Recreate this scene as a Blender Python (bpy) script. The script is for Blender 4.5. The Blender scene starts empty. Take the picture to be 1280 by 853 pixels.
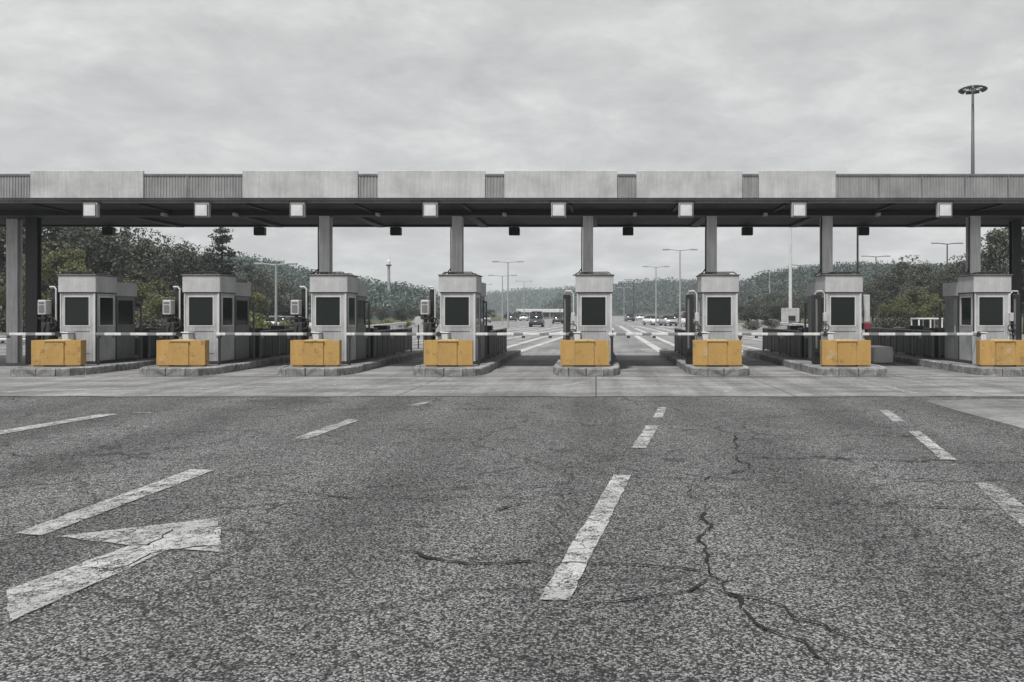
import bpy, math, random
from mathutils import Vector, Matrix, noise as mnoise
R = math.radians
rnd = random.Random(7)
scene = bpy.context.scene
col = scene.collection

# ------------------------------------------------------------------ camera facts
F, CX, HY, HC = 998.0, 745.0, 391.0, 1.85          # focal (px), vanishing point, horizon, eye height
def gx(px, d): return (px - CX) * d / F             # world X seen at pixel px, distance d
def gz(py, d): return HC + (HY - py) * d / F
def gp(px, py):                                     # point on the ground
    d = F * HC / (py - HY)
    return ((px - CX) * d / F, d)

# ------------------------------------------------------------------ mesh builder
class MB:
    def __init__(s): s.v = []; s.f = []
    def add(s, vs, fs):
        o = len(s.v); s.v += [tuple(p) for p in vs]
        s.f += [tuple(i + o for i in f) for f in fs]; return s
    def box(s, x0, x1, y0, y1, z0, z1):
        return s.add([(x0,y0,z0),(x1,y0,z0),(x1,y1,z0),(x0,y1,z0),(x0,y0,z1),(x1,y0,z1),(x1,y1,z1),(x0,y1,z1)],
                     [(0,3,2,1),(4,5,6,7),(0,1,5,4),(1,2,6,5),(2,3,7,6),(3,0,4,7)])
    def cbox(s, x0, x1, y0, y1, z0, z1, b=.012):     # box with chamfered edges
        xs, ys, zs = (x0,x1), (y0,y1), (z0,z1); vs = []; idx = {}
        for i in (0,1):
            for j in (0,1):
                for k in (0,1):
                    sx, sy, sz = (b if i == 0 else -b), (b if j == 0 else -b), (b if k == 0 else -b)
                    for a in range(3):
                        idx[(i,j,k,a)] = len(vs)
                        vs.append((xs[i] + (0 if a == 0 else sx), ys[j] + (0 if a == 1 else sy), zs[k] + (0 if a == 2 else sz)))
        fs = []
        for i in (0,1):
            q = [idx[(i,0,0,0)], idx[(i,1,0,0)], idx[(i,1,1,0)], idx[(i,0,1,0)]]; fs.append(q if i else q[::-1])
        for j in (0,1):
            q = [idx[(0,j,0,1)], idx[(0,j,1,1)], idx[(1,j,1,1)], idx[(1,j,0,1)]]; fs.append(q if j else q[::-1])
        for k in (0,1):
            q = [idx[(0,0,k,2)], idx[(1,0,k,2)], idx[(1,1,k,2)], idx[(0,1,k,2)]]; fs.append(q if k else q[::-1])
        for j in (0,1):
            for k in (0,1): fs.append([idx[(0,j,k,1)], idx[(1,j,k,1)], idx[(1,j,k,2)], idx[(0,j,k,2)]])
        for i in (0,1):
            for k in (0,1): fs.append([idx[(i,0,k,0)], idx[(i,1,k,0)], idx[(i,1,k,2)], idx[(i,0,k,2)]])
        for i in (0,1):
            for j in (0,1): fs.append([idx[(i,j,0,0)], idx[(i,j,1,0)], idx[(i,j,1,1)], idx[(i,j,0,1)]])
        for i in (0,1):
            for j in (0,1):
                for k in (0,1): fs.append([idx[(i,j,k,a)] for a in range(3)])
        return s.add(vs, fs)
    def prism(s, pts, z0, z1):
        n = len(pts)
        vs = [(p[0],p[1],z0) for p in pts] + [(p[0],p[1],z1) for p in pts]
        fs = [tuple(range(n))[::-1], tuple(range(n, 2*n))] + [(i,(i+1)%n,n+(i+1)%n,n+i) for i in range(n)]
        return s.add(vs, fs)
    def prism_y(s, pts, y0, y1):                     # outline in x,z extruded along y
        n = len(pts)
        vs = [(p[0],y0,p[1]) for p in pts] + [(p[0],y1,p[1]) for p in pts]
        return s.add(vs, [tuple(range(n)), tuple(range(n, 2*n))[::-1]] + [(i,n+i,n+(i+1)%n,(i+1)%n) for i in range(n)])
    def sheet(s, pts, z):
        return s.add([(p[0],p[1],z) for p in pts], [tuple(range(len(pts)))])
    def tube(s, path, rad, n=8, cap=True):
        P = [Vector(p) for p in path]; m = len(P)
        rs = rad if isinstance(rad, (list,tuple)) else [rad]*m
        o = len(s.v); up = Vector((.13,.29,.95)).normalized()
        for i, p in enumerate(P):
            t = (P[min(i+1,m-1)] - P[max(i-1,0)]).normalized()
            a = t.cross(up)
            if a.length < .05: a = t.cross(Vector((1,0,0)))
            a.normalize(); b = t.cross(a)
            for k in range(n):
                an = 2*math.pi*k/n
                s.v.append(tuple(p + a*rs[i]*math.cos(an) + b*rs[i]*math.sin(an)))
        for i in range(m-1):
            for k in range(n):
                s.f.append((o+i*n+k, o+i*n+(k+1)%n, o+(i+1)*n+(k+1)%n, o+(i+1)*n+k))
        if cap:
            s.f.append(tuple(o+k for k in range(n))[::-1]); s.f.append(tuple(o+(m-1)*n+k for k in range(n)))
        return s
    def cyl(s, c, axis, r, h, n=20):
        c = Vector(c); a = Vector(axis).normalized()
        return s.tube([c - a*h/2, c + a*h/2], r, n)
    def ring(s, c, axis, r0, r, n=24, k=6):
        c = Vector(c); a = Vector(axis).normalized(); u = a.orthogonal().normalized(); w = a.cross(u)
        o = len(s.v)
        for i in range(n):
            t = 2*math.pi*i/n; d = u*math.cos(t) + w*math.sin(t)
            for j in range(k):
                q = 2*math.pi*j/k
                s.v.append(tuple(c + d*(r0 + r*math.cos(q)) + a*r*math.sin(q)))
        for i in range(n):
            for j in range(k):
                s.f.append((o+i*k+j, o+((i+1)%n)*k+j, o+((i+1)%n)*k+(j+1)%k, o+i*k+(j+1)%k))
        return s
    def mesh(s, name, m, smooth=False):
        me = bpy.data.meshes.new(name); me.from_pydata(s.v, [], s.f)
        me.materials.append(m)
        if smooth:
            me.polygons.foreach_set('use_smooth', [True]*len(me.polygons))
        me.update(); return me
    def build(s, name, m, parent=None, smooth=False, label=None):
        return link(name, s.mesh(name, m, smooth), parent, label)

def link(name, me, parent=None, label=None):
    o = bpy.data.objects.new(name, me); col.objects.link(o)
    if parent: o.parent = parent
    if label: o['label'] = label
    return o
def tag(o, label, cat, group=None):
    o['label'] = label; o['category'] = cat
    if group: o['group'] = group
    return o
def thing(name, loc, label, cat, group=None, rz=0, sc=None):
    o = bpy.data.objects.new(name, None); col.objects.link(o)
    o.location = loc; o.rotation_euler = (0,0,rz); o.empty_display_size = .2
    if sc: o.scale = sc
    return tag(o, label, cat, group)
def struct(o): o['kind'] = 'structure'; return o
def stuff(o): o['kind'] = 'stuff'; return o
def kids(o): return [c for c in bpy.data.objects if c.parent == o]
def copy_thing(root, loc, label, rz=0):
    r = root.copy(); col.objects.link(r); r.location = loc; r.rotation_euler = (0,0,rz); r['label'] = label
    for ch in kids(root):
        c = ch.copy(); col.objects.link(c); c.parent = r
        for g in kids(ch):
            d = g.copy(); col.objects.link(d); d.parent = c
    return r

# ------------------------------------------------------------------ materials
class NT:
    def __init__(s, name):
        s.m = bpy.data.materials.new(name); s.m.use_nodes = True
        s.t = s.m.node_tree; s.n = s.t.nodes; s.b = s.n['Principled BSDF']; s.l = s.t.links
    def node(s, typ, **kw):
        o = s.n.new(typ)
        for k, v in kw.items():
            if k.startswith('i_'): o.inputs[k[2:].replace('_',' ')].default_value = v
            else: setattr(o, k, v)
        return o
    def link(s, a, b): s.l.new(a, b)
    def coords(s, kind='Object', scale=None):
        c = s.node('ShaderNodeTexCoord').outputs[kind]
        if scale:
            mp = s.node('ShaderNodeMapping'); mp.inputs['Scale'].default_value = scale; s.link(c, mp.inputs[0]); c = mp.outputs[0]
        return c
    def noise(s, vec, sc, det=3, rough=.55, dist=0):
        o = s.node('ShaderNodeTexNoise'); o.inputs['Scale'].default_value = sc; o.inputs['Detail'].default_value = det
        o.inputs['Roughness'].default_value = rough; o.inputs['Distortion'].default_value = dist
        s.link(vec, o.inputs['Vector']); return o.outputs['Fac']
    def ramp(s, fac, stops, interp='LINEAR'):
        o = s.node('ShaderNodeValToRGB'); cr = o.color_ramp; cr.interpolation = interp
        while len(cr.elements) < len(stops): cr.elements.new(.5)
        for e, (p, c) in zip(cr.elements, stops):
            e.position = p; e.color = (c,c,c,1) if isinstance(c, (int,float)) else (*c,1)
        s.link(fac, o.inputs[0]); return o.outputs[0]
    def mix(s, fac, a, b, mode='MIX'):
        o = s.node('ShaderNodeMix', data_type='RGBA', blend_type=mode)
        for val, idx in ((fac,0),(a,6),(b,7)):
            if hasattr(val, 'is_linked') or hasattr(val, 'links'): s.link(val, o.inputs[idx])
            elif idx == 0: o.inputs[0].default_value = val
            else: o.inputs[idx].default_value = (val,val,val,1) if isinstance(val,(int,float)) else (*val,1)
        return o.outputs[2]
    def math(s, op, a, b=0.):
        o = s.node('ShaderNodeMath', operation=op)
        for i, v in enumerate((a,b)):
            if hasattr(v, 'links'): s.link(v, o.inputs[i])
            else: o.inputs[i].default_value = v
        return o.outputs[0]
    def bump(s, h, strength=.3, dist=.01):
        o = s.node('ShaderNodeBump'); o.inputs['Strength'].default_value = strength; o.inputs['Distance'].default_value = dist
        s.link(h, o.inputs['Height']); s.link(o.outputs[0], s.b.inputs['Normal'])
    def out(s, colr, rough=.7, metal=0., spec=.5):
        if hasattr(colr, 'links'): s.link(colr, s.b.inputs['Base Color'])
        else: s.b.inputs['Base Color'].default_value = (*colr,1)
        if hasattr(rough, 'links'): s.link(rough, s.b.inputs['Roughness'])
        else: s.b.inputs['Roughness'].default_value = rough
        s.b.inputs['Metallic'].default_value = metal; s.b.inputs['Specular IOR Level'].default_value = spec
        return s.m

def g3(v, tint=(1,1,1)): return tuple(v*t for t in tint)

def panel_mat(name, base, rough=.5, metal=0., streak=.25, dirt=.6, tint=(1,1,1)):
    t = NT(name); c = t.coords('Object')
    st = t.noise(t.coords('Object', (7,7,.35)), 3, 4, .6)          # vertical run-off streaks
    bl = t.noise(c, 1.3, 5, .6)
    fine = t.noise(c, 38, 3, .7)
    k = t.ramp(st, [(.35, 1-streak), (.65, 1.0)])
    a = t.mix(1, g3(base,tint), k, 'MULTIPLY')
    a = t.mix(1, a, t.ramp(bl, [(.3, dirt), (.62, 1.0)]), 'MULTIPLY')
    a = t.mix(1, a, t.ramp(fine, [(.3, .86), (.7, 1.08)]), 'MULTIPLY')
    t.bump(fine, .05, .004)
    return t.out(a, t.math('ADD', t.math('MULTIPLY', bl, .25), rough-.1), metal)

def asphalt_mat(name, lo, mid, hi, crack=True):
    t = NT(name); c = t.coords('Object')
    v = t.node('ShaderNodeTexVoronoi', feature='F1'); v.inputs['Scale'].default_value = 78; t.link(c, v.inputs['Vector'])
    stone = t.node('ShaderNodeSeparateColor'); t.link(v.outputs['Color'], stone.inputs[0])
    n1 = t.noise(c, 40, 4, .8)
    n2 = t.noise(c, 9, 4, .7)
    mixf = t.math('ADD', t.math('MULTIPLY', stone.outputs[0], .52), t.math('MULTIPLY', n1, .55))
    a = t.ramp(mixf, [(.22, lo), (.5, mid), (.84, hi)])
    a = t.mix(1, a, t.ramp(v.outputs['Distance'], [(.0, 1.12), (.55, .95), (.9, .4)]), 'MULTIPLY')
    a = t.mix(1, a, t.ramp(n2, [(.3, .72), (.7, 1.22)]), 'MULTIPLY')
    big = t.noise(t.coords('Object', (.5,.16,1)), 1.1, 5, .6)                       # tyre-worn lanes run away from camera
    a = t.mix(1, a, t.ramp(big, [(.32, .74), (.66, 1.2)]), 'MULTIPLY')
    oil = t.noise(c, .55, 4, .65, .6)
    a = t.mix(1, a, t.ramp(oil, [(.28, .62), (.42, 1.0)]), 'MULTIPLY')
    dv = t.node('ShaderNodeTexVoronoi', feature='SMOOTH_F1'); dv.inputs['Scale'].default_value = 1.1; t.link(c, dv.inputs['Vector'])
    dn = t.math('ADD', dv.outputs['Distance'], t.math('MULTIPLY', t.noise(c, 14, 3, .7), .10))
    a = t.mix(1, a, t.ramp(dn, [(.085,.55),(.15,1.0)]), 'MULTIPLY')             # oil drips
    tr = t.node('ShaderNodeTexWave', wave_type='BANDS', bands_direction='X'); tr.inputs['Scale'].default_value = .145; tr.inputs['Distortion'].default_value = 1.2; tr.inputs['Detail'].default_value = 2; tr.inputs['Detail Scale'].default_value = .3
    t.link(c, tr.inputs['Vector']); a = t.mix(1, a, t.ramp(tr.outputs['Fac'], [(.1,.86),(.9,1.10)]), 'MULTIPLY')   # polished wheel tracks
    h = t.math('ADD', t.math('MULTIPLY', v.outputs['Distance'], -1.), t.math('MULTIPLY', n1, .8))
    if crack:
        wv = t.node('ShaderNodeVectorMath', operation='ADD'); nn = t.node('ShaderNodeTexNoise'); nn.inputs['Scale'].default_value = 1.6; nn.inputs['Detail'].default_value = 6
        t.link(c, nn.inputs['Vector']); sc = t.node('ShaderNodeVectorMath', operation='SCALE'); sc.inputs['Scale'].default_value = .9
        t.link(nn.outputs['Color'], sc.inputs[0]); t.link(c, wv.inputs[0]); t.link(sc.outputs[0], wv.inputs[1])
        for scl, w, msk_s, lo_m in ((.30,.0085,.35,.40),(.95,.013,.42,.475),(2.6,.03,.7,.60)):
            cv = t.node('ShaderNodeTexVoronoi', feature='DISTANCE_TO_EDGE'); cv.inputs['Scale'].default_value = scl; t.link(wv.outputs[0], cv.inputs['Vector'])
            line = t.ramp(cv.outputs['Distance'], [(0, 1), (w, 0)])
            msk = t.ramp(t.noise(c, msk_s, 2), [(lo_m-.04, 0), (lo_m+.06, .8)])
            a = t.mix(t.math('MULTIPLY', line, msk), a, .012)
    t.bump(h, .8, .012)
    return t.out(a, .86, 0, .35)

def paint_mat(name, white, wear):
    t = NT(name); c = t.coords('Object')
    n = t.noise(c, 5, 6, .75); f = t.noise(c, 55, 4, .8)
    v = t.node('ShaderNodeTexVoronoi', feature='DISTANCE_TO_EDGE'); v.inputs['Scale'].default_value = 5.5
    wv = t.node('ShaderNodeVectorMath', operation='ADD'); nn = t.node('ShaderNodeTexNoise'); nn.inputs['Scale'].default_value = 6
    sc = t.node('ShaderNodeVectorMath', operation='SCALE'); sc.inputs['Scale'].default_value = .22
    t.link(c, nn.inputs['Vector']); t.link(nn.outputs['Color'], sc.inputs[0]); t.link(c, wv.inputs[0]); t.link(sc.outputs[0], wv.inputs[1]); t.link(wv.outputs[0], v.inputs['Vector'])
    crk = t.ramp(v.outputs['Distance'], [(.008, 1), (.03, 0)])
    crk = t.math('MULTIPLY', crk, t.ramp(t.noise(c, 1.7, 2), [(.42,0),(.52,1)]))
    w = t.ramp(t.math('ADD', t.math('MULTIPLY', n, .5), t.math('MULTIPLY', f, .5)), [(wear-.06, 1), (wear+.03, .04)])
    pc = t.mix(1, white, t.ramp(f, [(.25,.55),(.75,1.15)]), 'MULTIPLY')
    pc = t.mix(1, pc, t.ramp(t.noise(c, 1.1, 5, .65), [(.3,.62),(.6,1.05)]), 'MULTIPLY')
    t.bump(f, .5, .008); t.out(pc, .8)
    k = t.math('MAXIMUM', w, crk)
    tb = t.node('ShaderNodeBsdfTransparent'); ms = t.node('ShaderNodeMixShader'); om = t.n['Material Output']
    t.link(k, ms.inputs[0]); t.link(t.b.outputs[0], ms.inputs[1]); t.link(tb.outputs[0], ms.inputs[2]); t.link(ms.outputs[0], om.inputs['Surface'])
    return t.m

def leaf_mat(name, dark, light):
    t = NT(name)
    g = t.node('ShaderNodeNewGeometry').outputs['Random Per Island']
    oi = t.node('ShaderNodeObjectInfo').outputs['Random']
    n = t.noise(t.coords('Object'), .9, 3, .6)
    f = t.math('ADD', t.math('MULTIPLY', g, .55), t.math('MULTIPLY', n, .55))
    a = t.ramp(f, [(.25, dark), (.85, light)])
    a = t.mix(1, a, t.ramp(oi, [(0,.75),(1,1.2)]), 'MULTIPLY')
    t.b.inputs['Transmission Weight'].default_value = 0
    return t.out(a, .6, 0, .3)

M = {}
M['asphalt'] = asphalt_mat('asphalt', .005, .048, .36)
M['far_asphalt'] = asphalt_mat('far_asphalt', .10, .22, .36, False)
def concrete_mat(name, base, joints):
    t = NT(name); c = t.coords('Object')
    a = t.ramp(t.noise(c, 40, 4, .75), [(.25, base*.6), (.75, base*1.3)])
    a = t.mix(1, a, t.ramp(t.noise(t.coords('Object', (.35,1.2,1)), .9, 6, .65), [(.3,.5),(.65,1.2)]), 'MULTIPLY')
    a = t.mix(1, a, t.ramp(t.noise(c, 7, 5, .75), [(.35,.72),(.62,1.12)]), 'MULTIPLY')
    a = t.mix(1, a, t.ramp(t.noise(t.coords('Object', (1.1,.1,1)), 1.4, 4, .6), [(.35,.7),(.6,1.05)]), 'MULTIPLY')
    if joints:
        br = t.node('ShaderNodeTexBrick'); br.inputs['Scale'].default_value = 1; br.inputs['Mortar Size'].default_value = .018
        br.inputs['Brick Width'].default_value = 4.4; br.inputs['Row Height'].default_value = 5.9; br.inputs['Mortar Smooth'].default_value = .3; br.offset = 0
        t.link(c, br.inputs['Vector']); a = t.mix(br.outputs['Fac'], a, .05)
    t.bump(t.noise(c, 40, 4, .75), .4, .008)
    return t.out(a, .85, 0, .3)
M['concrete'] = concrete_mat('apron_concrete', .245, True)
M['kerb'] = concrete_mat('kerb_stone', .36, False)
def dirty(m):
    nt = m.node_tree; b = nt.nodes['Principled BSDF']; src = b.inputs['Base Color'].links[0].from_socket
    tc = nt.nodes.new('ShaderNodeTexCoord'); no = nt.nodes.new('ShaderNodeTexNoise'); no.inputs['Scale'].default_value = 4.5; no.inputs['Detail'].default_value = 7; no.inputs['Roughness'].default_value = .75
    rp = nt.nodes.new('ShaderNodeValToRGB'); rp.color_ramp.elements[0].position = .38; rp.color_ramp.elements[0].color = (.5,.5,.5,1); rp.color_ramp.elements[1].position = .58
    mx = nt.nodes.new('ShaderNodeMix'); mx.data_type = 'RGBA'; mx.blend_type = 'MULTIPLY'; mx.inputs[0].default_value = 1
    nt.links.new(tc.outputs['Object'], no.inputs['Vector']); nt.links.new(no.outputs['Fac'], rp.inputs[0]); nt.links.new(src, mx.inputs[6]); nt.links.new(rp.outputs[0], mx.inputs[7]); nt.links.new(mx.outputs[2], b.inputs['Base Color'])
dirty(M['kerb'])
M['island'] = concrete_mat('island_top', .24, False)
M['paint'] = paint_mat('worn_white_paint', .46, .49)
M['paint_faint'] = paint_mat('faint_white_paint', .45, .525)
M['paint_far'] = paint_mat('far_white_paint', .55, .40)
M['crack'] = NT('crack_black').out((.008,.008,.008), .95)  # even near-black for the sealed cracks and road seams
M['fascia'] = panel_mat('fascia_panel', .53, .45, 0, .16, .70)
M['cladding'] = panel_mat('ribbed_cladding', .33, .5, .1, .25, .75)
M['lip'] = panel_mat('gutter_steel', .22, .5, .1, .3, .6)
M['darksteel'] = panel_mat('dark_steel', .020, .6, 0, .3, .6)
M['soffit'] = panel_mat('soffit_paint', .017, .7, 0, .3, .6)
M['column'] = panel_mat('column_paint', .75, .5, 0, .25, .8)
M['header'] = panel_mat('header_panel', .53, .42, .1, .14, .68)
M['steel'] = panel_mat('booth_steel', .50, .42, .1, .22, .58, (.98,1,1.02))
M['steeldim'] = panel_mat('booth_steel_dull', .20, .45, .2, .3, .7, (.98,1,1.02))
M['trim'] = panel_mat('aluminium_trim', .68, .35, .3, .15, .85)
M['rail'] = panel_mat('railing_grey', .055, .55, .1, .35, .6)
M['white'] = panel_mat('white_paint', .72, .45, 0, .15, .8)
M['offwhite'] = panel_mat('offwhite_box', .55, .5, 0, .25, .7)
M['black'] = panel_mat('black_plastic', .018, .5, 0, .1, .8)
M['dgrey'] = panel_mat('dark_grey_cabinet', .05, .5, 0, .3, .6)
M['pole'] = panel_mat('galvanised_pole', .40, .5, .2, .2, .8)
M['poledark'] = panel_mat('weathered_mast', .07, .5, .2, .2, .8)
M['red'] = panel_mat('red_plastic', .12, .5, 0, .1, .8, (1.6,.25,.4))
M['tyre'] = NT('tyre_rubber').out((.012,.012,.012), .8)
M['lamp'] = NT('lamp_glass').out((.55,.55,.52), .25)
M['glass'] = NT('dark_window_glass').out((.010,.014,.012), .06, 0, .3)
M['carwhite'] = NT('white_car_paint').out((.6,.6,.6), .25)
M['cardark'] = NT('dark_car_paint').out((.04,.04,.045), .25)
M['carsilver'] = NT('silver_car_paint').out((.35,.36,.37), .25, .3)
M['carglass'] = NT('car_glass').out((.015,.017,.02), .05)
M['bark'] = panel_mat('bark', .05, .9, 0, .5, .5, (1.1,1,.85))
# yellow crash block: paint scraped and grimy
def yellow(name='yellow_paint', base=(.43,.262,.080)):
    t = NT(name); ad = t.node('ShaderNodeVectorMath', operation='ADD'); t.link(t.coords('Object'), ad.inputs[0])
    ms = t.node('ShaderNodeMath', operation='MULTIPLY'); ms.inputs[1].default_value = 37; t.link(t.node('ShaderNodeObjectInfo').outputs['Random'], ms.inputs[0]); t.link(ms.outputs[0], ad.inputs[1]); c = ad.outputs[0]
    n = t.noise(c, 4, 6, .7); f = t.noise(c, 30, 3, .7)
    st = t.noise(t.coords('Object', (3,3,.5)), 1.6, 5, .65)
    a = t.mix(1, base, t.ramp(st, [(.3,.84),(.62,1.04)]), 'MULTIPLY')
    a = t.mix(1, a, t.ramp(f, [(.3,.82),(.7,1.1)]), 'MULTIPLY')
    a = t.mix(t.ramp(n, [(.55,0),(.68,.8)]), a, (.20,.125,.04))
    a = t.mix(t.ramp(t.noise(c, 2.1, 7, .75), [(.60,0),(.66,.8)]), a, (.40,.34,.24))
    a = t.mix(t.ramp(t.noise(c, 3.2, 8, .8), [(.62,0),(.66,.85)]), a, (.05,.045,.04))
    t.bump(n, .1, .01)
    return t.out(a, .55)
M['yellow'] = yellow()
M['yellowpale'] = yellow('yellow_paint_worn', (.58,.42,.19))
def armm():
    t = NT('striped_arm_paint'); c = t.coords('Object')
    w = t.node('ShaderNodeTexWave', wave_type='BANDS', bands_direction='X', wave_profile='SAW'); w.inputs['Scale'].default_value = .39
    t.link(c, w.inputs['Vector'])
    a = t.mix(t.ramp(w.outputs['Fac'], [(.62,0),(.64,1)]), .62, .20)
    a = t.mix(1, a, t.ramp(t.noise(c, 9, 4), [(.3,.75),(.6,1)]), 'MULTIPLY')
    return t.out(a, .45)
M['arm'] = armm()
M['leafdark'] = leaf_mat('leaf_dark', (.014,.016,.013), (.115,.122,.092))
M['leafolive'] = leaf_mat('leaf_olive', (.030,.034,.017), (.185,.19,.09))
M['leafpine'] = leaf_mat('needle_dark', (.016,.020,.016), (.075,.085,.065))
M['leafbright'] = leaf_mat('leaf_yellowgreen', (.06,.075,.025), (.20,.21,.07))
M['leafhill'] = leaf_mat('leaf_hill', (.016,.028,.023), (.11,.15,.125))
def grass():
    t = NT('rough_grass'); c = t.coords('Object')
    a = t.ramp(t.noise(c, .6, 8, .7), [(.3,(.035,.042,.022)),(.55,(.075,.082,.045)),(.75,(.13,.125,.085))])
    a = t.mix(1, a, t.ramp(t.noise(c, 12, 4, .7), [(.3,.6),(.7,1.3)]), 'MULTIPLY')
    return t.out(a, .95, 0, .2)
M['grass'] = grass()
def hillm():
    t = NT('wooded_slope'); c = t.coords('Object')
    a = t.ramp(t.noise(c, .09, 8, .75), [(.3,(.018,.028,.024)),(.7,(.07,.09,.07))])
    return t.out(a, .95, 0, .2)
M['hill'] = hillm()

# ------------------------------------------------------------------ ground and roads (the setting)
MB().sheet([(-2500,-60),(2500,-60),(2500,3500),(-2500,3500)], -.02).build('ground', M['grass'])
struct(bpy.data.objects['ground'])
AP0, AP1 = 17.55, 41.0
struct(MB().sheet([(-60,-30),(60,-30),(60,AP0+.5),(-60,AP0+.5)], 0).build('asphalt_road', M['asphalt']))
# concrete apron with a slightly ragged near edge
edge = [(-60+i*.5, AP0 + .13*mnoise.noise((i*.55,1.,0)) + .10*mnoise.noise((i*.06,4.,0)) + rnd.uniform(-.03,.03)) for i in range(241)]
struct(MB().sheet(edge + [(60,AP1),(-60,AP1)], .004).build('concrete_apron', M['concrete']))
struct(MB().sheet([(-60,AP1-.1),(60,AP1-.1),(40,85),(26,130),(17,230),(14,420),(10,420),(-9,420),(-14,230),(-26,130),(-42,85)], 0).build('motorway', M['far_asphalt']))
# lighter worn concrete patch in the asphalt, right of the frame
struct(MB().sheet([gp(1155,501.5),gp(1240,499.5),gp(1340,500),gp(1340,556),gp(1268,533),gp(1215,519),gp(1180,509)], .006).build('concrete_patch', concrete_mat('patch_concrete', .22, False)))
# shoulder in front of joint: dark seam where asphalt meets concrete
seam = MB()
for i in range(240):
    a, b = edge[i], edge[i+1]
    w0 = .035 + .03*abs(mnoise.noise((i*.4,9,0)))
    seam.sheet([(a[0],a[1]-w0),(b[0],b[1]-w0),(b[0],b[1]+.01),(a[0],a[1]+.01)], .008)
struct(seam.build('road_seam', M['crack']))

joint = MB()
for i in range(240):
    xa, xb = -60+i*.5, -59.5+i*.5; ja, jb = (.02*mnoise.noise((x*.5,2,0)) for x in (xa,xb))
    joint.sheet([(xa,23.02+ja),(xb,23.02+jb),(xb,23.075+jb),(xa,23.075+ja)], .008)
struct(joint.build('road_seam', M['crack']))
def marking(pts, mat='paint', z=.012, name='road_marking'):
    # subdivide and fray the outline slightly so that edges are not ruler-straight
    P = [Vector((*gp(*p), 0)) for p in pts]; out = []
    for i, p in enumerate(P):
        q = P[(i+1) % len(P)]; L = (q-p).length; n = max(1, int(L/.12)); nv = Vector((-(q-p).y,(q-p).x,0)).normalized() if L else Vector()
        for k in range(n):
            a = p.lerp(q, k/n)
            out.append(a + (nv*rnd.uniform(-.010,.010) if k else Vector()))
    return struct(MB().sheet([(a.x,a.y) for a in out], z).build(name, M[mat]))
marking([(673,752),(712,752),(789,595),(767,595)])
marking([(789,561),(808,561),(823,533),(808,533)])
marking([(816,523),(828,523),(833,510),(823,510)])
marking([(20,668),(52,671),(268,589),(238,588)])
marking([(366,549),(384,550),(450,526),(436,525)], 'paint')
marking([(508,508),(522,508),(542,503),(530,503)], 'paint_faint')
marking([(-40,546),(-20,547.5),(148,518.5),(128,518)])
marking([(1100,514),(1112,514),(1132,528),(1116,528)])
marking([(1136,540),(1150,540),(1196,576),(1176,576)])
marking([(1218,605),(1242,605),(1316,660),(1278,660)], 'paint_faint')
marking([(8,740),(163,683.5),(72,672),(272,649),(279,692),(213,688),(12,780)])
marking([(1430,515),(1442,515),(1470,521),(1456,521)], 'paint_faint')
for q in ([(682,487),(694,488),(745,475),(737,475)], [(1056,473),(1066,473),(1148,492),(1136,492)],
          [(-60,492),(-60,494),(215,484.5),(215,483.5)], [(150,489),(150,490.5),(420,482),(420,481)],
          [(0,473),(0,474.5),(180,471.2),(180,470.2)], [(470,484),(470,486),(610,478),(600,477)],
          [(1120,470),(1120,471.2),(1340,481),(1340,479)], [(905,484),(915,484),(916,492),(905,492)], [(165,516),(165,517),(190,517),(190,516)]):
    marking(q, 'paint_faint')

def crack(pts, w):
    w *= .62
    if abs(pts[0][0]-pts[-1][0]) > 2.2*abs(pts[0][1]-pts[-1][1]): w = max(w*1.9, .0125)
    P = [Vector((*gp(*p), 0)) for p in pts]; path = []
    for a, b in zip(P, P[1:]):
        seg = [a, b]
        while (seg[1]-seg[0]).length > .06 and len(seg) < 260:
            nx_ = []
            for p, q in zip(seg, seg[1:]):
                d = q-p; m = (p+q)/2 + Vector((-d.y,d.x,0))*rnd.gauss(0,.095); nx_ += [p, m]
            seg = nx_ + [b]
        path += seg[:-1]
    path.append(P[-1]); mb = MB(); n = len(path); wl = w*.1
    for i in range(n-1):
        a, b = path[i], path[i+1]; t = (b-a)
        if t.length < 1e-5: continue
        nv = Vector((-t.y,t.x,0)).normalized()
        def ww(j, p): return w*(.30+1.5*abs(mnoise.noise((p.x*2.7,p.y*2.7,7))))*rnd.uniform(.75,1.2)*min(1,(j+1)/4,(n-j)/4)
        wa = wl; wb = wl = ww(i+1,b)
        mb.sheet([a-nv*wa, b-nv*wb, b+nv*wb, a+nv*wa], .016)
    struct(mb.build('road_crack', M['crack']))
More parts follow.
